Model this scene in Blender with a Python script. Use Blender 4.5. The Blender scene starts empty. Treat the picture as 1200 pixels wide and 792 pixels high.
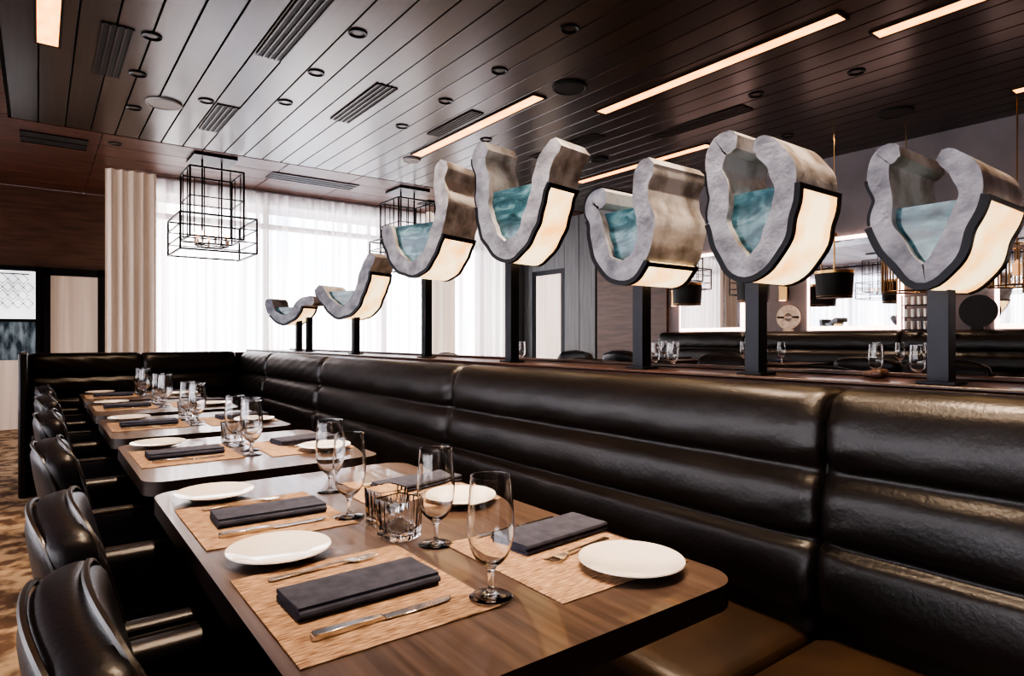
import bpy, bmesh, math, random
from mathutils import Vector, Matrix
random.seed(4)
S=bpy.context.scene
COL=S.collection
pi=math.pi
# ---------------------------------------------------------------- materials
def mk(name):
    m=bpy.data.materials.new(name); m.use_nodes=True
    nt=m.node_tree; b=nt.nodes['Principled BSDF']
    return m,nt,b
def N(nt,t,**k):
    n=nt.nodes.new(t)
    for a,v in k.items():
        if a in n.inputs: n.inputs[a].default_value=v
        else: setattr(n,a,v)
    return n
def plain(name,col,rough=.5,metal=0,emis=None,es=0,spec=.5,coat=0):
    m,nt,b=mk(name)
    b.inputs['Base Color'].default_value=(*col,1); b.inputs['Roughness'].default_value=rough
    b.inputs['Metallic'].default_value=metal; b.inputs['Specular IOR Level'].default_value=spec
    b.inputs['Coat Weight'].default_value=coat
    if emis: b.inputs['Emission Color'].default_value=(*emis,1); b.inputs['Emission Strength'].default_value=es
    return m
def noisy(name,c1,c2,scale=(1,1,1),ns=5,detail=4,rough=.5,metal=0,bump=0,bs=None,lo=.35,hi=.65,coat=0,emis=0,spec=.5,dist=.002):
    m,nt,b=mk(name); L=nt.links
    tc=N(nt,'ShaderNodeTexCoord'); mp=N(nt,'ShaderNodeMapping'); mp.inputs['Scale'].default_value=scale
    L.new(tc.outputs['Object'],mp.inputs['Vector'])
    n=N(nt,'ShaderNodeTexNoise',Scale=ns,Detail=detail); L.new(mp.outputs[0],n.inputs['Vector'])
    r=N(nt,'ShaderNodeValToRGB'); r.color_ramp.elements[0].position=lo; r.color_ramp.elements[1].position=hi
    r.color_ramp.elements[0].color=(*c1,1); r.color_ramp.elements[1].color=(*c2,1)
    L.new(n.outputs['Fac'],r.inputs[0]); L.new(r.outputs[0],b.inputs['Base Color'])
    b.inputs['Roughness'].default_value=rough; b.inputs['Metallic'].default_value=metal; b.inputs['Coat Weight'].default_value=coat
    b.inputs['Specular IOR Level'].default_value=spec
    if emis:
        L.new(r.outputs[0],b.inputs['Emission Color']); b.inputs['Emission Strength'].default_value=emis
    if bump:
        n2=N(nt,'ShaderNodeTexNoise',Scale=bs or ns,Detail=3); L.new(mp.outputs[0] if not bs else tc.outputs['Object'],n2.inputs['Vector'])
        bp=N(nt,'ShaderNodeBump',Strength=bump,Distance=dist); L.new(n2.outputs['Fac'],bp.inputs['Height']); L.new(bp.outputs[0],b.inputs['Normal'])
    return m
M={}
M['table']=noisy('walnut_table',(.066,.043,.034),(.130,.090,.070),(60,2.5,60),1.0,6,.28,bump=.12,coat=.25)
M['table_edge']=plain('table_edge',(.03,.020,.016),.35)
M['leather']=noisy('dark_leather',(.0060,.0048,.0048),(.0115,.0085,.0078),(1,1,1),3,4,.36,bump=.4,bs=90,spec=.5,dist=.002)
M['seatleather']=noisy('seat_leather',(.022,.012,.0065),(.045,.025,.012),(1,1,1),4,4,.40,bump=.25,bs=150,dist=.0015)
M['piping']=plain('piping',(.02,.017,.017),.35)
M['chairleather']=noisy('chair_leather',(.008,.008,.0115),(.016,.0155,.021),(1,1,1),6,4,.38,bump=.4,bs=110,spec=.5,dist=.0015)
M['legwood']=noisy('leg_wood',(.06,.032,.022),(.12,.065,.045),(3,3,.5),12,4,.4)
M['ledge']=noisy('ledge_wood',(.03,.013,.009),(.065,.027,.018),(20,1,20),1.5,5,.35,coat=.1)
M['black']=plain('black_metal',(.012,.012,.014),.4,.6)
M['post']=noisy('post_metal',(.012,.014,.018),(.030,.032,.038),(1,1,.3),6,3,.42,.5)
M['stone']=noisy('cast_stone',(.17,.178,.205),(.40,.415,.46),(1,1,1),14,10,.7,bump=.7,bs=55,dist=.005,lo=.32,hi=.66)
M['stoneside']=noisy('cast_stone_side',(.21,.20,.195),(.60,.62,.66),(1,1,1),9,10,.34,bump=.6,bs=38,dist=.005,lo=.33,hi=.58)
M['onyx']=noisy('lit_onyx',(1.0,.48,.15),(1.0,.80,.47),(1,1,1),8,9,.35,emis=1.15,lo=.34,hi=.60)
M['strip']=noisy('light_strip',(1.0,.33,.07),(1.0,.52,.17),(4,1.5,1),3,4,.5,emis=2.2)
M['carpet']=noisy('carpet',(.14,.08,.045),(.60,.42,.25),(1,1,1),9,6,.9,bump=.4,bs=200,lo=.42,hi=.6)
M['china']=plain('white_china',(.85,.83,.80),.12,coat=.4)
M['silver']=plain('cutlery_steel',(.62,.60,.58),.16,1)
M['napkin']=noisy('navy_napkin',(.040,.046,.075),(.064,.072,.110),(1,1,1),40,4,.85,bump=.3,bs=500,dist=.0006)
M['black_matte']=plain('black_matte',(.01,.01,.01),.6)
M['white']=plain('white_trim',(.42,.42,.44),.5)
M['brass']=plain('brass',(.55,.34,.14),.3,1)
M['bronze']=plain('bronze',(.22,.13,.06),.35,1)
M['darkwood']=noisy('dark_wood_panel',(.060,.029,.018),(.11,.055,.034),(1.2,1.2,10),2,5,.4)
M['mauve']=noisy('mauve_plaster',(.165,.150,.160),(.22,.20,.21),(1,1,1),2,4,.7)
M['greywood']=noisy('grey_wood_panel',(.10,.11,.115),(.16,.17,.175),(1,12,.7),2,5,.5)
M['mirror']=plain('mirror_glass',(.74,.75,.78),.02,1)
M['halo']=plain('halo_light',(1,.8,.75),.5,emis=(1,.66,.58),es=3.0)
M['wax']=plain('candle_wax',(.8,.75,.65),.5)
M['bulb']=plain('bulb_glow',(1,.6,.4),.4,emis=(1,.50,.30),es=5)
M['warmglow']=plain('warm_glow',(.5,.3,.15),.4,emis=(1,.50,.22),es=.5)
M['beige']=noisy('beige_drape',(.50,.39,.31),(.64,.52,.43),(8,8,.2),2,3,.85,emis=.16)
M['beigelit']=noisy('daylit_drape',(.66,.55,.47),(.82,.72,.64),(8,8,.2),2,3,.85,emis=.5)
M['speaker']=plain('speaker_grille',(.40,.39,.38),.6)
M['ivory']=noisy('ivory_disc',(.45,.36,.28),(.65,.55,.45),ns=20,rough=.5)
M['dim']=plain('downlight_lens',(.05,.035,.025),.3)
def tealmat():
    m,nt,b=mk('teal_resin'); L=nt.links
    tc=N(nt,'ShaderNodeTexCoord'); mp=N(nt,'ShaderNodeMapping'); mp.inputs['Scale'].default_value=(1,1,3); mp.inputs['Rotation'].default_value=(0,.5,0); L.new(tc.outputs['Object'],mp.inputs[0])
    n=N(nt,'ShaderNodeTexNoise',Scale=7,Detail=7); n.inputs['Distortion'].default_value=1.2; L.new(mp.outputs[0],n.inputs['Vector'])
    r=N(nt,'ShaderNodeValToRGB'); e=r.color_ramp.elements; e[0].position=.30; e[1].position=.74
    e[0].color=(.010,.034,.044,1); e[1].color=(.20,.36,.39,1); q=e.new(.52); q.color=(.045,.13,.155,1)
    L.new(n.outputs['Fac'],r.inputs[0]); L.new(r.outputs[0],b.inputs['Base Color']); L.new(r.outputs[0],b.inputs['Emission Color'])
    b.inputs['Emission Strength'].default_value=.06; b.inputs['Roughness'].default_value=.08; b.inputs['Coat Weight'].default_value=.5
    return m
M['teal']=tealmat()
def glass(name):
    m,nt,b=mk(name); b.inputs['Base Color'].default_value=(1,1,1,1); b.inputs['Roughness'].default_value=0.0
    b.inputs['Transmission Weight'].default_value=1; b.inputs['IOR'].default_value=1.45
    return m
M['glass']=glass('clear_glass')
def sheer():
    m,nt,b=mk('sheer_curtain'); nt.nodes.remove(b); L=nt.links; out=nt.nodes['Material Output']
    tr=N(nt,'ShaderNodeBsdfTransparent'); tr.inputs[0].default_value=(1,1,1,1)
    tl=N(nt,'ShaderNodeBsdfTranslucent'); tl.inputs[0].default_value=(.74,.66,.65,1)
    df=N(nt,'ShaderNodeBsdfDiffuse'); df.inputs[0].default_value=(.8,.78,.77,1)
    a=N(nt,'ShaderNodeMixShader'); a.inputs[0].default_value=.3
    L.new(tl.outputs[0],a.inputs[1]); L.new(df.outputs[0],a.inputs[2])
    tc=N(nt,'ShaderNodeTexCoord'); mp=N(nt,'ShaderNodeMapping'); mp.inputs['Scale'].default_value=(14,14,.15); L.new(tc.outputs['Object'],mp.inputs[0])
    n=N(nt,'ShaderNodeTexNoise',Scale=1.0,Detail=2); L.new(mp.outputs[0],n.inputs['Vector'])
    mr=N(nt,'ShaderNodeMapRange'); mr.inputs['From Min'].default_value=.35; mr.inputs['From Max'].default_value=.65; mr.inputs['To Min'].default_value=.55; mr.inputs['To Max'].default_value=.97
    L.new(n.outputs['Fac'],mr.inputs['Value'])
    c=N(nt,'ShaderNodeMixShader'); L.new(mr.outputs[0],c.inputs[0])
    L.new(tr.outputs[0],c.inputs[1]); L.new(a.outputs[0],c.inputs[2]); L.new(c.outputs[0],out.inputs[0])
    return m
M['sheer']=sheer()
def backdrop(name,st):
    m,nt,b=mk(name); nt.nodes.remove(b); L=nt.links; out=nt.nodes['Material Output']
    e=N(nt,'ShaderNodeEmission'); e.inputs['Strength'].default_value=st
    tc=N(nt,'ShaderNodeTexCoord'); mp=N(nt,'ShaderNodeMapping'); mp.inputs['Scale'].default_value=(1,1,.6)
    n=N(nt,'ShaderNodeTexNoise',Scale=.9,Detail=3); r=N(nt,'ShaderNodeValToRGB')
    r.color_ramp.elements[0].color=(.45,.62,.90,1); r.color_ramp.elements[1].color=(1,.97,.96,1)
    r.color_ramp.elements[0].position=.3; r.color_ramp.elements[1].position=.55
    L.new(tc.outputs['Object'],mp.inputs[0]); L.new(mp.outputs[0],n.inputs['Vector']); L.new(n.outputs['Fac'],r.inputs[0])
    L.new(r.outputs[0],e.inputs[0]); L.new(e.outputs[0],out.inputs[0]); return m
M['sky']=backdrop('overcast_daylight',7.0)
M['sky2']=backdrop('overcast_daylight_side',6.5)
def plank():
    m,nt,b=mk('ceiling_plank'); L=nt.links
    tc=N(nt,'ShaderNodeTexCoord'); sp=N(nt,'ShaderNodeSeparateXYZ'); L.new(tc.outputs['Object'],sp.inputs[0])
    d=N(nt,'ShaderNodeMath',operation='DIVIDE'); d.inputs[1].default_value=.2; L.new(sp.outputs[0],d.inputs[0])
    f=N(nt,'ShaderNodeMath',operation='FLOOR'); L.new(d.outputs[0],f.inputs[0])
    w=N(nt,'ShaderNodeTexWhiteNoise',noise_dimensions='1D'); L.new(f.outputs[0],w.inputs['W'])
    mp=N(nt,'ShaderNodeMapping'); mp.inputs['Scale'].default_value=(30,1,1); L.new(tc.outputs['Object'],mp.inputs[0])
    n=N(nt,'ShaderNodeTexNoise',Scale=1.2,Detail=5); L.new(mp.outputs[0],n.inputs['Vector'])
    ad=N(nt,'ShaderNodeMath',operation='MULTIPLY_ADD'); ad.inputs[1].default_value=.55; L.new(w.outputs['Value'],ad.inputs[0]); L.new(n.outputs['Fac'],ad.inputs[2])
    r=N(nt,'ShaderNodeValToRGB'); r.color_ramp.elements[0].color=(.013,.0075,.006,1); r.color_ramp.elements[1].color=(.044,.024,.016,1)
    r.color_ramp.elements[0].position=.4; r.color_ramp.elements[1].position=1.0
    L.new(ad.outputs[0],r.inputs[0]); L.new(r.outputs[0],b.inputs['Base Color'])
    b.inputs['Roughness'].default_value=.28; b.inputs['Specular IOR Level'].default_value=.7
    return m
M['plank']=plank()
M['soffit']=noisy('soffit_wood',(.07,.027,.017),(.13,.052,.032),(2,14,2),1.5,5,.42)
def mat_weave():
    m,nt,b=mk('woven_placemat'); L=nt.links
    tc=N(nt,'ShaderNodeTexCoord'); mp=N(nt,'ShaderNodeMapping'); mp.inputs['Scale'].default_value=(34,300,22); L.new(tc.outputs['Object'],mp.inputs[0])
    n=N(nt,'ShaderNodeTexNoise',Scale=1.0,Detail=3); L.new(mp.outputs[0],n.inputs['Vector'])
    r=N(nt,'ShaderNodeValToRGB'); r.color_ramp.elements[0].position=.36; r.color_ramp.elements[1].position=.64
    r.color_ramp.elements[0].color=(.18,.105,.065,1); r.color_ramp.elements[1].color=(.56,.385,.255,1)
    L.new(n.outputs['Fac'],r.inputs[0]); L.new(r.outputs[0],b.inputs['Base Color']); b.inputs['Roughness'].default_value=.7
    bp=N(nt,'ShaderNodeBump',Strength=.3,Distance=.001); L.new(n.outputs['Fac'],bp.inputs['Height']); L.new(bp.outputs[0],b.inputs['Normal'])
    return m
M['weave']=mat_weave()
M['pane']=noisy('bright_pane',(.46,.47,.49),(.80,.81,.83),(1,1,1),3,5,.2,emis=1.0)
M['paintedview']=noisy('dusky_view',(.02,.028,.034),(.16,.19,.205),(3,1,1),5,7,.12,lo=.40,hi=.70,emis=.5)  # mottled view in dark glass, painted into the colour with a glow
# ---------------------------------------------------------------- mesh builder
class MB:
    def __init__(s): s.v=[]; s.f=[]; s.m=[]
    def add(s,vs,fs,mi=0,T=None):
        o=len(s.v)
        for p in vs:
            p=Vector(p); s.v.append(T@p if T is not None else p)
        for f in fs: s.f.append([i+o for i in f]); s.m.append(mi)
    def box(s,lo,hi,mi=0,T=None):
        x0,y0,z0=lo;x1,y1,z1=hi
        s.add([(x0,y0,z0),(x1,y0,z0),(x1,y1,z0),(x0,y1,z0),(x0,y0,z1),(x1,y0,z1),(x1,y1,z1),(x0,y1,z1)],
              [(0,3,2,1),(4,5,6,7),(0,1,5,4),(1,2,6,5),(2,3,7,6),(3,0,4,7)],mi,T)
    def rev(s,prof,n=32,mi=0,c=(0,0,0),fn=None,T=None,closed=False):
        vs=[];fs=[]
        for r,z in prof:
            for k in range(n):
                a=2*pi*k/n; q=fn(a) if fn else 1
                vs.append((c[0]+r*q*math.cos(a),c[1]+r*q*math.sin(a),c[2]+z))
        m=len(prof)
        for i in range(m-1+(1 if closed else 0)):
            for k in range(n):
                a=i*n+k;b=i*n+(k+1)%n; c2=((i+1)%m)*n
                fs.append((a,b,c2+(k+1)%n,c2+k))
        if not closed:
            if prof[0][0]>1e-6: fs.append(tuple(reversed(range(n))))
            if prof[-1][0]>1e-6: fs.append(tuple(range((m-1)*n,m*n)))
        s.add(vs,fs,mi,T)
    def poly(s,pts,z0,z1,mi=0,mside=None,T=None):
        n=len(pts); vs=[(x,y,z0) for x,y in pts]+[(x,y,z1) for x,y in pts]
        s.add(vs,[tuple(reversed(range(n))),tuple(range(n,2*n))],mi,T)
        s.add(vs,[(i,(i+1)%n,n+(i+1)%n,n+i) for i in range(n)],mi if mside is None else mside,T)
    def ribbon(s,pts,offa,offb,v0,v1,mf=0,ms=0,T=None,cap=True):
        """2D centreline pts (u,w); offsets along right-hand normal offa..offb; extruded v0..v1 ; coords (u,v,w)"""
        n=len(pts);A=[];B=[]
        for i in range(n):
            p=pts[max(i-1,0)];q=pts[min(i+1,n-1)]
            dx,dy=q[0]-p[0],q[1]-p[1];l=math.hypot(dx,dy) or 1
            nx,ny=dy/l,-dx/l
            fa=offa[i] if isinstance(offa,list) else offa; fb=offb[i] if isinstance(offb,list) else offb
            A.append((pts[i][0]+nx*fa,pts[i][1]+ny*fa)); B.append((pts[i][0]+nx*fb,pts[i][1]+ny*fb))
        vs=[(a[0],v0,a[1]) for a in A]+[(b[0],v0,b[1]) for b in B]+[(a[0],v1,a[1]) for a in A]+[(b[0],v1,b[1]) for b in B]
        ff=[];fs=[]
        for i in range(n-1):
            ff.append((i,i+1,n+i+1,n+i)); ff.append((2*n+i,3*n+i,3*n+i+1,2*n+i+1))
            fs.append((i,2*n+i,2*n+i+1,i+1)); fs.append((n+i,n+i+1,3*n+i+1,3*n+i))
        fs.append((0,n,3*n,2*n)); fs.append((n-1,3*n-1,4*n-1,2*n-1))
        s.add(vs,ff,mf,T); s.add(vs,fs,ms,T)
        return A,B
    def cushion(s,c,half,r,n=10,mi=0,puff=0,T=None,fn=None):
        bm=bmesh.new(); bmesh.ops.create_cube(bm,size=2)
        bmesh.ops.subdivide_edges(bm,edges=bm.edges[:],cuts=n,use_grid_fill=True)
        H=Vector(half);bm.verts.ensure_lookup_table()
        vs=[]
        for v in bm.verts:
            p=v.co.copy()
            e=Vector([math.copysign(1-(1-abs(t))**1.5,t) if abs(t)<1 else t for t in p])
            P=Vector((e.x*H.x,e.y*H.y,e.z*H.z))
            Q=Vector([max(-(H[i]-r),min(H[i]-r,P[i])) for i in range(3)])
            d=P-Q; R=Q+(d.normalized()*r if d.length>1e-9 else d)
            if puff:
                a=min(range(3),key=lambda i:H[i]); o=[i for i in range(3) if i!=a]
                g=(1-e[o[0]]**2)*(1-e[o[1]]**2)
                R[a]+=math.copysign(puff*g,p[a]) if abs(p[a])>.5 else puff*g*p[a]
            if fn: R=fn(R)
            vs.append(R+Vector(c))
        bm.verts.index_update()
        fs=[tuple(v.index for v in f.verts) for f in bm.faces]
        bm.free(); s.add(vs,fs,mi,T)
    def tube(s,pts,r,n=8,mi=0,T=None,closed=False):
        m=len(pts);vs=[];fs=[];P=[Vector(p) for p in pts]
        for i in range(m):
            a=P[(i-1)%m] if (closed or i>0) else P[0]; b=P[(i+1)%m] if (closed or i<m-1) else P[-1]
            t=(b-a).normalized(); up=Vector((0,0,1)) if abs(t.z)<.9 else Vector((1,0,0))
            x=t.cross(up).normalized(); y=t.cross(x)
            for k in range(n):
                q=2*pi*k/n; vs.append(P[i]+x*r*math.cos(q)+y*r*math.sin(q))
        for i in range(m if closed else m-1):
            for k in range(n):
                j=(i+1)%m; fs.append((i*n+k,i*n+(k+1)%n,j*n+(k+1)%n,j*n+k))
        if not closed: fs.append(tuple(range(n))); fs.append(tuple(range((m-1)*n,m*n)))
        s.add(vs,fs,mi,T)
    def loft(s,secs,mi=0,T=None):
        """secs: (x, y0, y1, z0, z1)"""
        vs=[];fs=[]
        for x,y0,y1,z0,z1 in secs: vs+=[(x,y0,z0),(x,y1,z0),(x,y1,z1),(x,y0,z1)]
        for i in range(len(secs)-1):
            for k in range(4): fs.append((i*4+k,i*4+(k+1)%4,i*4+4+(k+1)%4,i*4+4+k))
        fs.append((3,2,1,0)); k=len(secs)*4-4; fs.append((k,k+1,k+2,k+3)); s.add(vs,fs,mi,T)
    def mesh(s,name,mats):
        me=bpy.data.meshes.new(name); me.from_pydata([tuple(p) for p in s.v],[],s.f)
        for m in mats: me.materials.append(M[m])
        for p,mi in zip(me.polygons,s.m): p.material_index=mi; p.use_smooth=True
        bm=bmesh.new(); bm.from_mesh(me); bmesh.ops.recalc_face_normals(bm,faces=bm.faces[:]); bm.to_mesh(me); bm.free()
        me.set_sharp_from_angle(angle=math.radians(38)); return me
    def obj(s,name,mats,loc=(0,0,0),bevel=0,rot=0,parent=None,seg=2):
        return place(name,s.mesh(name,mats),loc,rot,bevel,parent,seg)
def place(name,me,loc=(0,0,0),rot=0,bevel=0,parent=None,seg=2):
    o=bpy.data.objects.new(name,me); COL.objects.link(o); o.location=loc; o.rotation_euler=(0,0,rot)
    if bevel:
        b=o.modifiers.new('bevel','BEVEL'); b.width=bevel; b.segments=seg; b.limit_method='ANGLE'; b.angle_limit=math.radians(40)
    if parent: o.parent=parent
    return o
def sbox(name,lo,hi,mat,bevel=0):
    c=[(a+b)/2 for a,b in zip(lo,hi)]
    b=MB(); b.box([l-k for l,k in zip(lo,c)],[h-k for h,k in zip(hi,c)]); return b.obj(name,[mat],c,bevel)
def spline(pts,sub=6):
    out=[]; n=len(pts)
    for i in range(n-1):
        p0=pts[max(i-1,0)];p1=pts[i];p2=pts[i+1];p3=pts[min(i+2,n-1)]
        for k in range(sub):
            t=k/sub
            out.append(tuple(.5*((2*p1[j])+(-p0[j]+p2[j])*t+(2*p0[j]-5*p1[j]+4*p2[j]-p3[j])*t*t+(-p0[j]+3*p1[j]-3*p2[j]+p3[j])*t**3) for j in range(len(p1))))
    out.append(tuple(pts[-1])); return out
# ---------------------------------------------------------------- room shell
HC=3.19; XR=7.0; YB=8.87; XL=-4.0; YF=-3.0; YL=10.5
sbox('floor',(XL,YF,-.1),(XR+.1,YL+.1,0),'carpet')
sbox('floor_platform',(2.14,YF,0.0),(XR,YB-.02,.2),'carpet')
b=MB()
x=-.2; 
while x<XR-.01:
    b.box((x+.0045,YF,HC),(min(x+.1955,XR),7.28,HC+.02),0); x+=.2
b.box((XL,YF,HC+.022),(XR+.1,YL+.1,HC+.1),1)
y=7.3
while y<YL:
    x=-4.0
    while x<XR:
        b.box((x+.004,y+.004,HC),(min(x+.896,XR),min(y+.446,YL),HC+.02),2); x+=.9
    y+=.45
y=YF
while y<7.2:
    x=-4.0
    while x<-.3: b.box((x+.004,y+.004,HC),(min(x+.946,-.22),min(y+.596,7.29),HC+.02),2); x+=.95
    y+=.6
b.obj('ceiling',['plank','black_matte','soffit'],bevel=.003,seg=1)
# walls
sbox('wall_right',(XR,YF,0),(XR+.1,YL,HC),'mauve')
sbox('wall_front',(XL,YF-.1,0),(XR,YF,HC),'darkwood')
sbox('wall_left_lower',(XL-.1,YF,0),(XL,YL,.35),'darkwood')
sbox('wall_left_upper',(XL-.1,YF,2.95),(XL,YL,HC),'darkwood')
sbox('wall_left_end',(XL-.1,YF,.35),(XL,YF+.6,2.95),'darkwood')
sbox('wall_back_left',(XL,YL,0),(1.0,YL+.1,HC),'darkwood')
sbox('wall_back_return',(.86,YB+.02,0),(.98,YL,HC),'beige')
sbox('wall_back_sill',(.98,YB,0),(XR,YB+.1,.3),'white')
sbox('wall_back_header',(.98,YB,3.08),(XR,YB+.1,HC),'white')
sbox('wall_back_pier',(6.6,YB,.3),(XR,YB+.1,3.08),'greywood')
def window(name,axis,fixed,posts,z0,z1,trans,mat='white'):
    b=MB(); w=.035; a0,a1=posts[0],posts[-1]
    def bar(p0,p1,q0,q1):
        if axis=='x': b.box((p0,fixed-.03,q0),(p1,fixed+.05,q1))
        else: b.box((fixed-.05,p0,q0),(fixed+.03,p1,q1))
    for a in posts: bar(a-w,a+w,z0,z1)
    for z in [z0]+trans+[z1]: bar(a0-w,a1+w,z-w,z+w)
    return b.obj(name,[mat],bevel=.004)
window('window_1','x',YB+.06,[1.05,2.5,4.26,6.02,6.56],.33,3.05,[2.72])
window('window_2','y',XL-.04,[YF+.62+1.175*i for i in range(12)],.36,2.93,[2.5])
def wavy(name,axis,fixed,a0,a1,z0,z1,amp,wl,mat,jit=.3):
    b=MB(); n=int((a1-a0)/wl*8); vs=[];fs=[];ph=0
    for i in range(n+1):
        t=a0+(a1-a0)*i/n; ph+=2*pi/8*(1+random.uniform(-jit,jit)); d=amp*math.sin(ph)
        for j,z in enumerate((z0,(z0+z1)/2,z1)):
            dd=d*(1.15-.25*j)
            vs.append((t,fixed+dd,z) if axis=='x' else (fixed+dd,t,z))
    for i in range(n):
        for j in range(2): fs.append((i*3+j,i*3+3+j,i*3+4+j,i*3+1+j))
    b.add(vs,fs); return b.obj(name,[mat])
wavy('sheer_curtain','x',YB-.1,1.14,5.2,.05,3.15,.03,.15,'sheer')
wavy('sheer_curtain','x',YB-.1,5.2,6.6,.25,3.15,.03,.15,'sheer')
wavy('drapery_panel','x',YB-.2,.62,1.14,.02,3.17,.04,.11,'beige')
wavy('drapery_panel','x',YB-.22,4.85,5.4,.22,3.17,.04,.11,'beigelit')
wavy('sheer_curtain','y',XL+.12,YF+.6,10.4,.05,3.12,.022,.13,'sheer')
sbox('daylight_backdrop',(.9,10.7,-1),(8.2,10.75,4.5),'sky')
sbox('daylight_backdrop',(-5.6,YF-1,-1),(-5.55,12,4.5),'sky2')
# back-left wall : glazed opening and a doorway with drape
b=MB(); y=YL-.02
for x0,x1 in ((-.72,-.66),(-.03,.02)): b.box((x0,y-.08,0),(x1,y,2.13))
b.box((-.72,y-.08,2.07),(.02,y,2.13)); b.box((-.66,y-.06,1.40),(-.03,y-.02,1.44))
b.box((-.66,y-.02,1.44),(-.03,y-.01,2.07),1); b.box((-.66,y-.02,.9),(-.03,y-.01,1.4),2); b.box((-.66,y-.05,0),(-.03,y-.01,.9),3)
b.obj('window_3',['black','pane','paintedview','beige'])
b=MB()
for k in range(7):
    for j in range(4):
        cx=-.30+.10*k+(.05 if j%2 else 0); cz=1.92-.10*j
        b.tube([(cx,0,cz+.06),(cx+.05,.01,cz),(cx,0,cz-.06),(cx-.05,-.01,cz)],.005,5,0,closed=True)
b.tube([(0,0,1.98),(0,0,HC)],.006,6,0); b.box((-.36,-.03,1.98),(.36,.03,1.99),0)
b.obj('crystal_chandelier',['post'],(-.45,9.9,0))
b=MB()
for x0,x1 in ((.06,.13),(.66,.74)): b.box((x0,y-.08,0),(x1,y,2.13))
b.box((.06,y-.08,2.03),(.74,y,2.13)); b.box((.13,y-.02,0),(.66,y-.005,2.03),1)
b.obj('door_1',['black','beige'])
# right wall
b=MB()
for y0,y1 in ((8.62,8.86),(7.05,7.42),(7.42,7.78)): b.box((XR-.04,y0+.004,.2),(XR-.005,y1-.004,HC-.03))
b.box((XR-.04,7.78,2.35),(XR-.005,8.62,HC-.03))
b.obj('trim_grey_panels',['greywood'],bevel=.003)
b=MB(); b.box((XR-.045,7.78,.2),(XR-.005,7.86,2.35)); b.box((XR-.045,8.54,.2),(XR-.005,8.62,2.35)); b.box((XR-.045,7.86,2.27),(XR-.005,8.54,2.35)); b.box((XR-.02,7.86,.2),(XR-.005,8.54,2.27),1)
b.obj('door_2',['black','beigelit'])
sbox('painted_dark_recess',(XR-.05,5.65,.2),(XR-.005,7.0,2.3),'darkwood')  # flat dark panel painted in for the shade of a doorway opening
def halo_mirror(y0,y1,z0=1.2,z1=2.25):
    b=MB(); b.box((XR-.03,y0-.045,z0-.045),(XR-.004,y1+.045,z1+.045),0); b.box((XR-.06,y0,z0),(XR-.035,y1,z1),1); b.box((XR-.035,y0+.02,z0+.02),(XR-.03,y1-.02,z1-.02),2)
    b.obj('backlit_mirror',['halo','mirror','black'])
halo_mirror(4.5,5.4,1.32); halo_mirror(2.72,3.62,1.32); halo_mirror(.9,1.87,1.32); halo_mirror(-.9,.1,1.32)
# ---------------------------------------------------------------- ceiling fixtures
def strip(x,y0,y1):
    b=MB(); c=(y0+y1)/2
    b.box((-.058,y0-c,-.004),(.058,y1-c,.004),0)
    for s_ in (-1,1): b.box((s_*.066-.008,y0-c-.01,-.008),(s_*.066+.008,y1-c+.01,.002),1)
    b.box((-.07,y0-c-.016,-.008),(.07,y0-c,.002),1); b.box((-.07,y1-c,-.008),(.07,y1-c+.016,.002),1)
    b.obj('linear_ceiling_light',['strip','black'],(x,c,HC-.004))
for s_ in ((3.97,1.87,3.95),(4.4,-.3,1.85),(3.3,4.0,6.1),(5.53,3.94,5.9),(.05,3.2,5.3),(2.0,-1.2,1.0),(.05,-1,1.2),(6.3,-.3,1.6)): strip(*s_)
def vent(x,y,lx,ly,slats_along_y=True,n=4):
    b=MB(); b.box((-lx/2,-ly/2,-.004),(lx/2,ly/2,.002),0)
    for i in range(n+1):
        if slats_along_y: q=-lx/2+lx*i/n; b.box((q-.005,-ly/2,-.010),(q+.005,ly/2,-.003),1)
        else: q=-ly/2+ly*i/n; b.box((-lx/2,q-.005,-.010),(lx/2,q+.005,-.003),1)
    b.obj('air_vent',['black_matte','table_edge'],(x,y,HC-.003))
for v in ((.41,5.19,.17,.95),(1.31,4.06,.17,1.1),(1.31,6.18,.17,.8),(2.21,5.06,.17,1.0),(3.1,5.0,.12,.8),(4.9,3.6,.17,1.0),(4.4,4.9,.15,1.0)): vent(*v)
vent(.13,7.85,.55,.42,False,2); vent(2.8,7.9,1.1,.3,False,3); vent(4.9,8.15,.8,.3,False,3)
b=MB(); b.rev([(.03,0),(.045,-.002),(.058,-.010),(.062,-.008),(.062,0)],28,0); b.rev([(.0,-.001),(.032,-.002)],20,1)
dl=b.mesh('downlight',['black','dim'])
for p in ((.6,4.75),(.6,5.49),(.66,6.32),(1.67,3.89),(1.67,4.66),(1.67,5.4),(2.74,4.56),(2.75,3.8),(2.74,3.01),(2.74,5.35),(1.13,5.77),(.63,7.6),(4.7,2.9),(4.9,2.2),(.6,3.3),(1.67,2.9),(1.67,1.9),(3.6,5.2),(4.2,5.8),(5.9,3.3),(.6,1.0),(.6,2.2)):
    place('recessed_downlight',dl,(p[0],p[1],HC))
for p,m_,r in (((.855,6.05),'speaker',.14),((3.38,3.71),'black_matte',.14),((3.34,6.29),'speaker',.10),((6.05,2.38),'black_matte',.14),((5.0,5.0),'black_matte',.1)):
    b=MB(); b.rev([(0,-.012),(r*.85,-.012),(r*.9,-.018),(r,-.014),(r,0)],36,0); b.obj('ceiling_speaker',[m_],(p[0],p[1],HC-.001))
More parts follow.
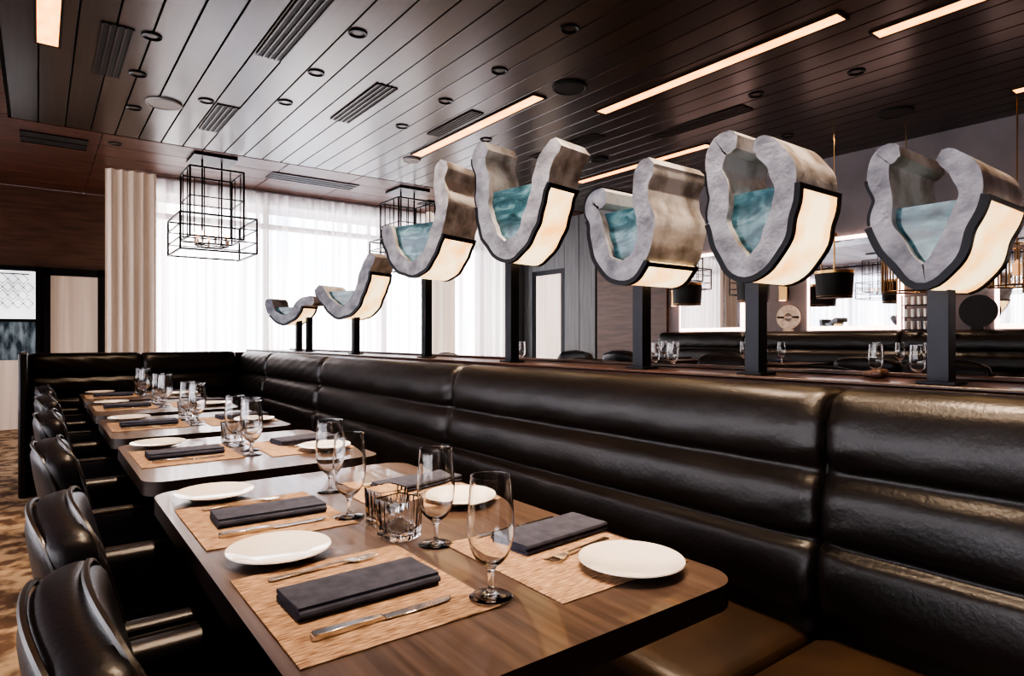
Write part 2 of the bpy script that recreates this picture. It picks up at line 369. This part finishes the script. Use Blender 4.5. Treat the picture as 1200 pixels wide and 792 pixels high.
# ---------------------------------------------------------------- cage chandeliers
def cage(b,hx,z0,z1,r=.009):
    for sx in (-1,1):
        for sy in (-1,1): b.box((sx*hx-r,sy*hx-r,z0),(sx*hx+r,sy*hx+r,z1))
    for z in (z0,z1):
        for s_ in (-1,1):
            b.box((-hx,s_*hx-r,z-r),(hx,s_*hx+r,z+r)); b.box((s_*hx-r,-hx,z-r),(s_*hx+r,hx,z+r))
b=MB(); cage(b,.38,2.12,2.50); cage(b,.27,2.28,3.02); cage(b,.38,2.24,2.38,.006)
for q in (-.13,.13):
    for s_ in (-1,1):
        b.box((q-.005,s_*.27-.005,2.28),(q+.005,s_*.27+.005,3.02)); b.box((s_*.27-.005,q-.005,2.28),(s_*.27+.005,q+.005,3.02))
for s_ in (-1,1): b.box((s_*.27-.005,-.27,2.7),(s_*.27+.005,.27,2.712)); b.box((-.27,s_*.27-.005,2.7),(.27,s_*.27+.005,2.712))
b.box((-.22,-.22,HC-.03),(.22,.22,HC-.001)); 
for sx in (-.1,.1): b.box((sx-.008,-.008,2.22),(sx+.008,.008,HC-.02))
for k in range(8):
    a=2*pi*k/8; cx,cy=.17*math.cos(a),.17*math.sin(a)
    b.rev([(.012,2.22),(.012,2.30)],10,2,(cx,cy,0)); b.rev([(.0,2.30),(.014,2.315),(.012,2.34),(0,2.365)],10,1,(cx,cy,0))
b.tube([(.17*math.cos(2*pi*k/24),.17*math.sin(2*pi*k/24),2.22) for k in range(24)],.008,6,0,closed=True)
b.box((-.17,-.006,2.214),(.17,.006,2.226)); b.box((-.1,-.17,2.214),(-.09,.17,2.226)); b.box((.09,-.17,2.214),(.10,.17,2.226))
cm=b.mesh('cage_chandelier',['black','bulb','wax'])
place('cage_chandelier',cm,(1.55,7.62,0)); place('cage_chandelier',cm,(4.0,7.65,0)); place('cage_chandelier',cm,(-2.0,4.0,0)); place('cage_chandelier',cm,(-2.0,6.6,0))
# ---------------------------------------------------------------- banquette
XB=1.50; YBQ=6.36
PROF=[(0,.44),(.0,.50),(-.014,.55),(-.019,.60),(-.008,.665),(.016,.692),(.004,.72),(.002,.76),(.013,.82),(.040,.862),(.030,.89),(.026,.93),(.034,.98),(.056,1.03),(.097,1.06),(.15,1.062),(.175,1.04),(.178,.98)]
prof=spline(PROF,5)
def banquette(name,T,cuts,seat_front=-.47):
    b=MB()
    for a,c in zip(cuts[:-1],cuts[1:]):
        ss=[0,.004,.01,.02,.04,.07]; mids=[.07+(c-a-.14)*i/24 for i in range(1,24)]
        sl=ss+mids+[c-a-q for q in reversed(ss)]
        vs=[];fs=[];m=len(prof)
        for s_ in sl:
            e=min(s_,c-a-s_); k=1-math.exp(-e/.014)
            for j,(px,pz) in enumerate(prof):
                dep=(1-k)*.026
                wr=.003*math.sin(s_*23+a*5+j*.35)*math.sin(j*.5+s_*9)
                vs.append((px+dep+wr,a+s_,pz-(dep*.5 if pz>1.0 else 0)))
        for i in range(len(sl)-1):
            for j in range(m-1): fs.append((i*m+j,(i+1)*m+j,(i+1)*m+j+1,i*m+j+1))
        b.add(vs,fs,0,T)
        b.cushion(((seat_front+.02)/2,(a+c)/2,.415),((.02-seat_front)/2,(c-a)/2-.002,.07),.045,12,1,.012,T)
        b.tube([(seat_front+.02,a+.03,.47),(seat_front+.02,c-.03,.47)],.006,8,2,T)
    L0,L1=cuts[0],cuts[-1]
    b.box((.06,L0,0),(.175,L1,.98),3,T); b.box((seat_front+.04,L0+.01,.0),(.05,L1-.01,.345),3,T)
    return b.obj(name,['leather','seatleather','piping','black_matte'])
banquette('leather_banquette',Matrix.Translation((XB,0,0)),[-2.7,-.96,.77,2.51,4.22,5.5,YBQ+.03])
T=Matrix.Translation((0,YBQ,0))@Matrix(((0,1,0,0),(1,0,0,0),(0,0,1,0),(0,0,0,1)))
banquette('banquette_corner_section',T,[-.06,.74,1.52])
sbox('banquette_end_panel',(-.12,YBQ-.48,0),(-.065,YBQ+.17,1.08),'leather',.015)
# partition wall + ledge
sbox('partition_wall',(1.69,-2.7,0),(2.13,YBQ+.34,1.035),'darkwood')
sbox('partition_wall_back',(-.12,YBQ+.19,0),(1.688,YBQ+.33,1.05),'darkwood')
b=MB(); b.box((1.682,-2.7,1.036),(2.15,YBQ+.35,1.068)); b.box((1.682,-2.7,1.068),(1.70,YBQ+.35,1.078)); b.box((2.12,-2.7,1.068),(2.15,YBQ+.35,1.082))
b.obj('partition_ledge',['ledge'],bevel=.004)
# ---------------------------------------------------------------- sculptures
def sculpture(postx,z,Y,beta,D,phi,t,pts,k0,k1,ytop,extra_post=None):
    ppm=735/z; X=1.91
    ph=math.radians(phi)
    zf=z-D/2*math.cos(ph); ppf=735/zf
    cu=postx-D/2*math.sin(ph)*ppm
    cl=[((px-cu)/(ppf*math.cos(ph)),(395-py)/ppf+1.19) for px,py in pts]
    sub=6; c=spline(cl,sub); n=len(c); t=t/ppf*.5/ (0.5+0.5*math.cos(ph))
    offs=[]
    L=[0]
    for i in range(1,n): L.append(L[-1]+math.dist(c[i],c[i-1]))
    for i in range(n):
        e=min(L[i],L[-1]-L[i])/t
        wob=1+.08*math.sin(L[i]*31)+.06*math.sin(L[i]*67+1)
        offs.append(t*wob*(math.sqrt(max(0.30,1-(1-min(e,1))**2))))
    b=MB()
    b.ribbon(c,offs,[-o for o in offs],-D/2,D/2,0,1)
    a0,a1=int(k0*sub),int(k1*sub)
    seg=c[a0:a1+1]; of=offs[a0:a1+1]
    th=.014
    b.ribbon(seg,[o+.001 for o in of],[o+th*.7 for o in of],-D/2+.02,D/2-.02,2,2)
    for v0,v1 in ((-D/2-.002,-D/2+.02),(D/2-.02,D/2+.002)): b.ribbon(seg,[o-.004 for o in of],[o+th for o in of],v0,v1,3,3)
    for s_,o_ in ((seg[:2],of[:2]),(seg[-2:],of[-2:])): b.ribbon(s_,[o-.002 for o in o_],[o+th for o in o_],-D/2,D/2,3,3)
    e0=max(0,a0-2*sub)
    if a0-e0>2: b.ribbon(c[e0:a0+1],[o-.002 for o in offs[e0:a0+1]],[o+.006 for o in offs[e0:a0+1]],-D/2-.001,D/2+.001,3,3)
    wt=(395-ytop)/ppf+1.19
    lo=min(range(n),key=lambda i:c[i][1])
    def inner(i):
        p=c[max(i-1,0)];q=c[min(i+1,n-1)];dx,dy=q[0]-p[0],q[1]-p[1];l=math.hypot(dx,dy)
        return (c[i][0]-dy/l*(offs[i]*.75),c[i][1]+dx/l*(offs[i]*.75))
    i0=lo
    while i0>1 and inner(i0-1)[1]<wt: i0-=1
    i1=lo
    while i1<n-2 and inner(i1+1)[1]<wt: i1+=1
    left=[inner(i) for i in range(i0,lo)]; right=[inner(i) for i in range(lo+1,i1+1)]
    inn=left+right
    m=len(inn)
    rows=14; wmin=min(w for u,w in inn)
    def ux(side,w):
        best=None
        for (u1,w1),(u2,w2) in zip(side[:-1],side[1:]):
            if (w1-w)*(w2-w)<=0 and abs(w2-w1)>1e-9:
                u=u1+(u2-u1)*(w-w1)/(w2-w1); best=u if best is None else (max(best,u) if side is left else min(best,u))
        return best
    R=[]
    for k in range(rows+1):
        w=wmin+(wt-wmin)*k/rows; a=ux(left,w); d=ux(right,w)
        if a is not None and d is not None and d>a: R.append((a,d,w))
    if len(R)>1:
        for v in (-D/2+.03,D/2-.03):
            vs=[];fs=[]
            for a,d,w in R: vs+=[(a-.004,v,w),(d+.004,v,w)]
            for k in range(len(R)-1): fs.append((2*k,2*k+1,2*k+3,2*k+2))
            b.add(vs,fs,4)
        a,d,w=R[-1]; b.add([(a,-D/2+.03,w),(d,-D/2+.03,w),(d,D/2-.03,w),(a,D/2-.03,w)],[(0,1,2,3)],4)
    be=math.radians(beta)
    Rm=Matrix.Rotation(be-pi/2,4,'Z')
    def post(du,dv,ztop):
        Tm=Matrix.Translation((du,dv,0))@Rm
        b.box((-.025,-.025,1.07),(.025,.025,ztop),5,Tm); b.box((-.045,-.045,1.069),(.045,.045,1.077),5,Tm)
    zt=min([w-o for (u,w),o in zip(c,offs) if abs(u)<.05] or [min(w for u,w in c)-t])+.02
    post(0,0,zt)
    if extra_post: post(extra_post,0,zt+.02)
    o=b.obj('lit_wave_sculpture',['stone','stoneside','onyx','black','teal','post'],(X,Y,0),.004)
    o.rotation_euler=(0,0,-be)
    return o
sculpture(1103,1.663,.641,90,.30,19,24,[(1062,163),(1043,168),(1038,192),(1044,220),(1041,250),(1057,284),(1083,318),(1106,300),(1120,264),(1132,230),(1126,202),(1112,185),(1102,178)],4,9,226)
sculpture(886,2.092,1.179,90,.25,32,25,[(866,162),(846,162),(839,188),(845,220),(843,252),(855,288),(876,313),(899,294),(911,260),(917,225),(909,196),(894,176),(884,172)],4,9,216)
sculpture(752,2.488,1.675,90,.30,41,21,[(712,226),(697,226),(693,236),(698,256),(702,280),(712,306),(733,317),(751,301),(758,268),(752,238),(754,212),(764,197)],2.5,7.1,238)
sculpture(600,3.169,2.529,80,.22,43,19,[(570,166),(560,177),(565,205),(565,235),(573,270),(590,293),(610,284),(622,256),(630,226),(637,200),(650,184)],3,8.2,216)
sculpture(500,3.866,3.402,72,.30,43,15,[(452,260),(456,280),(466,303),(484,314),(501,301),(511,274),(517,246),(514,218),(519,196)],.8,5,258)
sculpture(417,4.728,4.483,65,.24,42,12,[(372,334),(384,352),(398,364),(412,358),(422,338),(428,316),(436,300)],1,5,338)
sculpture(352,5.78,5.78,60,.20,42,9,[(318,349),(322,364),(334,373),(346,367),(354,354),(368,352)],1,4,356,.12)
# ---------------------------------------------------------------- tables
def rrect(x0,y0,x1,y1,r,n=8):
    o=[]
    for cx,cy,a in ((x1-r,y0+r,-pi/2),(x1-r,y1-r,0),(x0+r,y1-r,pi/2),(x0+r,y0+r,pi)):
        for k in range(n+1): q=a+pi/2*k/n; o.append((cx+r*math.cos(q),cy+r*math.sin(q)))
    return o
def table_mesh(w,l):
    b=MB(); b.poly(rrect(-w/2,-l/2,w/2,l/2,.07),.705,.75,0,1)
    b.poly(rrect(-w/2+.05,-l/2+.05,w/2-.05,l/2-.05,.04),.69,.705,1)
    cs=[-l/4,l/4] if l>1 else [0]
    for c in cs:
        b.rev([(.0,.69),(.10,.69),(.10,.68),(.035,.67),(.035,.03),(.05,.02)],20,2,(0,c,0))
        b.rev([(0,.028),(.06,.028),(.2,.012),(.215,.006),(.215,0),(0,0)],28,2,(0,c,0))
    return b.mesh('dining_table',['table','table_edge','black'])
TX0,TX1=.254,1.033; TW=TX1-TX0; TXC=(TX0+TX1)/2
tl=table_mesh(TW,1.37); ts=table_mesh(TW,.85)
T1C=1.347
place('dining_table',tl,(TXC,T1C,0),bevel=.004)
tabs=[2.60,3.62,4.64,5.60]
for c in tabs: place('dining_table',ts,(TXC,c,0),bevel=.004)
ZT=.7503
b=MB(); b.rev([(0,.0045),(.055,.0045),(.064,.0075),(.092,.0165),(.1,.0185),(.101,.0165),(.093,.013),(.065,.0035),(.052,.001),(.05,0),(0,0)],64); plate=b.mesh('side_plate',['china'])
b=MB(); 
b.box((-.165,-.19,0),(.165,.19,.0022)); matm=b.mesh('woven_placemat',['weave'])
def goblet_mesh(sc=1.0):
    o=[(0,0),(.034,0),(.0345,.0015),(.030,.003),(.012,.006),(.0055,.012),(.0045,.022),(.005,.032),(.0065,.042),(.012,.050),(.022,.058),(.031,.070),(.0375,.090),(.0400,.110),(.0395,.135),(.0372,.165),(.0350,.195),(.0352,.1965),(.0338,.1965)]
    inn=[(.0336,.195),(.0358,.165),(.0381,.135),(.0385,.110),(.0360,.090),(.0295,.072),(.020,.061),(.010,.055),(0,.0535)]
    b=MB(); b.rev([(r*sc,z*sc*1.04) for r,z in spline(o[:-2],3)+o[-2:]+spline(inn,3)],48); return b.mesh('water_goblet',['glass'])
gob=goblet_mesh()
def sq(a): c,s_=abs(math.cos(a)),abs(math.sin(a)); return (1+.02*math.cos(a*16))/((c**6+s_**6)**(1/6))
b=MB(); b.rev([(0,0),(.034,0),(.037,.003),(.038,.02),(.0405,.085),(.0395,.087),(.0375,.085),(.0345,.026),(.030,.019),(0,.018)],64,0,fn=sq)
vot=b.mesh('votive_holder',['glass'])
def zig(w,h,n):
    p=[]; z=h/2
    for k in range(n):
        a,bb=(0,w) if k%2==0 else (w,0)
        s_=1 if k%2==0 else -1
        p+= [(a+(bb-a)*q,z+.0007*math.sin(q*6+k)) for q in (.03,.2,.4,.6,.8,.97)]
        if k<n-1: p+=[(bb+s_*h*.5*math.sin(pi*q),z+h/2-h/2*math.cos(pi*q)) for q in (.25,.5,.75)]
        z+=h
    return p
b=MB(); zp=zig(.105,.0052,4)
Tn=Matrix(((0,1,0,0),(1,0,0,-.05),(0,0,1,0),(0,0,0,1)))
b.ribbon(zp,.0024,-.0024,-.125,.125,0,0,Tn); b.box((-.118,-.046,.002),(.118,.046,.018),0)
nap=b.mesh('folded_napkin',['napkin'])
b=MB()
pts=[(-.105,.005,.0),(-.10,.0075,0),(-.05,.0055,.001),(0,.0035,.003),(.03,.003,.004),(.045,.006,.003),(.055,.0115,.001),(.068,.0125,.0)]
b.loft([(x,-w,w,.001+z,.0035+z) for x,w,z in pts])
for k in range(4):
    yy=-.0105+.007*k
    b.loft([(.066,yy-.0022,yy+.0022,.001,.0035),(.09,yy-.0017,yy+.0017,.003,.005),(.106,yy-.0008,yy+.0008,.007,.0085)])
fork=b.mesh('dinner_fork',['silver'])
b=MB(); b.loft([(-.12,-.007,.007,.0,.007),(-.115,-.0095,.0095,0,.009),(-.04,-.007,.007,0,.008),(-.01,-.0055,.0055,0,.007),(-.005,-.007,.007,.001,.005)]); 
b.loft([(-.005,-.008,.007,.001,.0035),(.03,-.0105,.0085,.001,.003),(.09,-.0105,.0085,.001,.0028),(.112,-.006,.0085,.001,.0028),(.12,.004,.0085,.001,.0026)])
knife=b.mesh('table_knife',['silver'])
def setting_left(y0):
    j=lambda s_:random.uniform(-s_,s_)
    place('woven_placemat',matm,(.441,y0,ZT),j(.01),.0008,seg=1)
    place('side_plate',plate,(.388,y0+.272,ZT+.0026))
    place('folded_napkin',nap,(.447+j(.01),y0-.005,ZT+.0026),j(.06))
    place('dinner_fork',fork,(.435,y0+.143,ZT+.003),j(.04),.0006)
    place('table_knife',knife,(.435,y0-.120,ZT+.003),j(.03),.0012)
def setting_right(y0):
    j=lambda s_:random.uniform(-s_,s_)
    place('woven_placemat',matm,(.855,y0,ZT),pi+j(.01),.0008,seg=1)
    place('side_plate',plate,(.905,y0-.145,ZT+.0026))
    place('folded_napkin',nap,(.900,y0+.088,ZT+.0026),pi+.12+j(.04))
    place('dinner_fork',fork,(.885,y0-.02,ZT+.003),pi+.18,.0006)
    place('table_knife',knife,(.87,y0+.172,ZT+.003),pi+j(.02),.0012)
setting_left(1.02); setting_left(1.60)
setting_right(.965); setting_right(1.575)
for x,y,dz in ((.612,.87,.0023),(.676,1.164,0),(.608,1.466,.0023),(.667,1.748,0)): place('water_goblet',gob,(x,y,ZT+dz))
place('votive_holder',vot,(.635,1.255,ZT),.25); place('votive_holder',vot,(.655,1.36,ZT),.1)
for c in tabs:
    setting_left(c+.02); setting_right(c-.03)
    for x,y in ((.64,-.13),(.665,-.02),(.64,.12)): place('water_goblet',gob,(x,c+y,ZT))
    place('votive_holder',vot,(.655,c+.22,ZT),.2)
# ---------------------------------------------------------------- chairs (face +X)
b=MB()
b.cushion((.05,0,.43),(.235,.225,.055),.035,10,0,.012)
Tb=Matrix.Translation((-.225,0,.60))@Matrix.Rotation(math.radians(-13),4,'Y')
def backfn(p):
    p=p.copy()
    w=1-.10*((p.z+.25)/.5)
    p.z-= .22*p.y*p.y*(1 if p.z>0 else 0)*min(1,p.z/.2)*2.2
    p.y*=w; p.x+=.45*p.y*p.y; return p
b.cushion((0,0,0),(.046,.262,.255),.04,14,0,.016,Tb,backfn)
for xx in (.036,-.036):
    ring=[]
    H=(.05,.262,.255)
    for k in range(64):
        a=2*pi*k/64; c,s_=math.cos(a),math.sin(a); q=1/((abs(c)**7+abs(s_)**7)**(1/7))
        ring.append(Tb@(backfn(Vector((xx,H[1]*c*q*.995,H[2]*s_*q*.995)))))
    b.tube(ring,.0055,6,1,closed=True)
for s_ in (-1,1):
    b.cushion((-.06,s_*.252,.56),(.205,.03,.095),.024,8,0,.004)
    b.tube([(-.25,s_*.28,.65),(.13,s_*.28,.65),(.142,s_*.28,.60),(.142,s_*.28,.48)],.004,6,1)
    b.loft([(0,-.02,.02,-.02,.02),(.48,-.024,.024,-.024,.024)],2,Matrix.Translation((.125,s_*.245,0))@Matrix.Rotation(-pi/2,4,'Y'))
    b.loft([(0,-.018,.018,-.018,.018),(.42,-.022,.022,-.022,.022)],2,Matrix.Translation((-.27,s_*.235,0))@Matrix.Rotation(-pi/2+.12,4,'Y'))
    b.box((-.25,s_*.245-.015,.34),(.12,s_*.245+.015,.385),2)
b.box((.11,-.24,.34),(.14,.24,.385),2); b.box((-.26,-.24,.34),(-.23,.24,.385),2)
chair=b.mesh('dining_armchair',['chairleather','piping','legwood'])
for y in (1.03,1.625,2.60,3.62,4.64,5.60): place('dining_armchair',chair,(.300,y,0),random.uniform(-.03,.03))
place('dining_armchair',chair,(-1.3,6.4,0),2.2); place('dining_armchair',chair,(-1.2,4.3,0),.4)
# ---------------------------------------------------------------- far section
T=Matrix.Translation((6.66,0,.2))
banquette('wall_bench_seating',T,[-2.5,-.8,.9,2.6,4.3,5.6])
for y in (-.4,.9,2.15,3.4,4.65):
    place('dining_table',ts,(5.75,y,.2)); place('dining_armchair',chair,(5.20,y,.2))
    for dx,dy in ((-.05,-.15),(.05,.1),(-.1,.22)): place('water_goblet',gob,(5.75+dx,y+dy,.9503))
    place('folded_napkin',nap,(5.52,y,.9503)); place('folded_napkin',nap,(5.98,y,.9503))
for y in (1.5,3.1,4.9):
    place('dining_table',ts,(3.75,y,.2)); place('dining_armchair',chair,(3.2,y,.2)); place('dining_armchair',chair,(4.3,y,.2),pi)
    for dx,dy in ((-.05,-.15),(.05,.1)): place('water_goblet',gob,(3.75+dx,y+dy,.9503))
# pendants
b=MB(); b.rev([(.155,0),(.16,.0),(.175,.26),(.17,.26),(.155,.01)],36,0); b.rev([(.176,.235),(.178,.262),(.168,.262)],36,1); b.rev([(.157,0),(.162,.018),(.155,.018)],36,1)
b.rev([(0,.10),(.03,.11),(.035,.15),(.012,.19),(0,.19)],16,2); b.rev([(.008,.19),(.008,.62)],10,1)
b.rev([(0,.6),(.03,.6),(.03,.63),(0,.63)],16,1); b.rev([(.004,.62),(.004,1.6)],8,1); b.box((-.17,-.004,.255),(.17,.004,.262),1); b.box((-.004,-.17,.255),(.004,.17,.262),1)
pend=b.mesh('drum_pendant_lamp',['black_matte','brass','bulb'])
for y in (2.99,4.73,1.25,3.86): place('drum_pendant_lamp',pend,(6.2,y,1.58))
b=MB()
for k in range(20):
    a=2*pi*k/20; b.box((.19,-.005,0),(.2,.005,.34),0,Matrix.Rotation(a,4,'Z'))
for z in (0,.33): b.tube([(.195*math.cos(2*pi*k/36),.195*math.sin(2*pi*k/36),z) for k in range(36)],.008,6,0,closed=True)
b.rev([(0,.08),(.03,.09),(.035,.18),(0,.22)],20,1); b.rev([(.006,.22),(.006,1.6)],8,0); b.box((-.19,-.004,.325),(.19,.004,.335)); b.box((-.004,-.19,.325),(.004,.19,.335))
bl=b.mesh('reflected_lantern_standin',['bronze','warmglow'])
for y in (2.45,1.62): place('reflected_lantern_standin',bl,(6.45,y,1.62))  # solid lanterns added to stand in for reflections in the mirrors
# sconces
for y in (3.95,2.3,5.52):
    b=MB(); b.box((-.02,-.05,-.1),(0,.05,.1),1); b.loft([(-.1,-.035,.035,-.03,.0),(-.0,-.055,.055,-.09,.0),(.1,-.035,.035,-.03,.0)],0,Matrix.Rotation(-pi/2,4,'Y')) 
    b.box((-.05,-.03,.1),(-.01,.03,.104),2); b.box((-.05,-.03,-.104),(-.01,.03,-.1),2)
    b.obj('wall_sconce',['black','brass','bulb'],(XR-.02,y,1.73))
sbox('trim_wall_ledge',(6.85,-2.5,.2),(6.995,5.6,1.268),'ledge',.004)
b=MB(); b.rev([(.05,-.012),(.14,-.012),(.142,0),(.14,.012),(.05,.012)],40,0,closed=True,T=Matrix.Rotation(pi/2,4,'Y')); b.box((-.012,-.13,-.01),(.012,.13,.01)); b.box((-.03,-.05,-.16),(.03,.05,-.138))
b.obj('ring_ornament',['ivory'],(6.9,3.85,1.428))
b=MB(); b.rev([(0,-.014),(.15,-.014),(.153,0),(.15,.014),(0,.014)],40,0,T=Matrix.Rotation(pi/2,4,'Y')); b.box((-.03,-.05,-.17),(.03,.05,-.145))
b.obj('disc_ornament',['black_matte'],(6.9,2.02,1.438))
b=MB()
for z in (0,.12,.24): b.box((-.05,-.14,z),(.05,.14,z+.008))
for sx in (-.045,.045):
    for sy in (-.135,.135): b.box((sx-.005,sy-.005,0),(sx+.005,sy+.005,.34))
for z in (.008,.128,.248):
    for k in range(5): b.rev([(.015,z),(.018,z+.08),(.015,z+.08),(.012,z+.005)],12,1,(0,-.11+.055*k,0))
b.obj('glassware_rack',['black','china'],(6.885,2.5,1.269))
# small river stones resting on the ledge
b=MB(); b.cushion((0,0,.014),(.032,.02,.014),.0135,6,0); b.cushion((.03,.04,.010),(.02,.016,.010),.0095,6,0)
b.obj('river_stone_pair',['legwood'],(2.02,.84,1.069))
# ---------------------------------------------------------------- lights
def spot(name,x,y,e,size=70,col=(1,.74,.52),z=HC-.03,blend=.8,rad=.025):
    l=bpy.data.lights.new(name,'SPOT'); l.energy=e; l.spot_size=math.radians(size); l.spot_blend=blend; l.color=col; l.shadow_soft_size=rad
    o=bpy.data.objects.new(name,l); COL.objects.link(o); o.location=(x,y,z); return o
for x,y,e in ((.6,1.0,130),(.6,2.2,120),(.6,3.3,95),(.6,4.75,70),(1.67,1.9,140),(1.67,2.9,120),(1.67,4.66,95),(.6,5.49,60),(2.74,3.01,80),(2.75,3.8,80),(1.67,.9,140)):
    spot('downlight_beam',x,y,e)
for x,y in ((6.2,2.99),(6.2,4.73),(6.2,1.25),(4.2,3.0),(5.9,3.3)): spot('downlight_beam',x,y,45,100)
W=bpy.data.worlds.new('world'); S.world=W; W.use_nodes=True
bg=W.node_tree.nodes['Background']; bg.inputs[0].default_value=(.75,.85,1,1); bg.inputs[1].default_value=1.0
# ---------------------------------------------------------------- camera
cd=bpy.data.cameras.new('camera'); cam=bpy.data.objects.new('camera',cd); COL.objects.link(cam)
cam.location=(0,0,1.19); cam.rotation_euler=(pi/2,0,-math.radians(37.06)); cd.sensor_width=36; cd.lens=22.05; cd.clip_start=.02
S.camera=cam
try:
    S.view_settings.look='AgX - High Contrast'; S.view_settings.exposure=.68
except Exception as e: print(e)
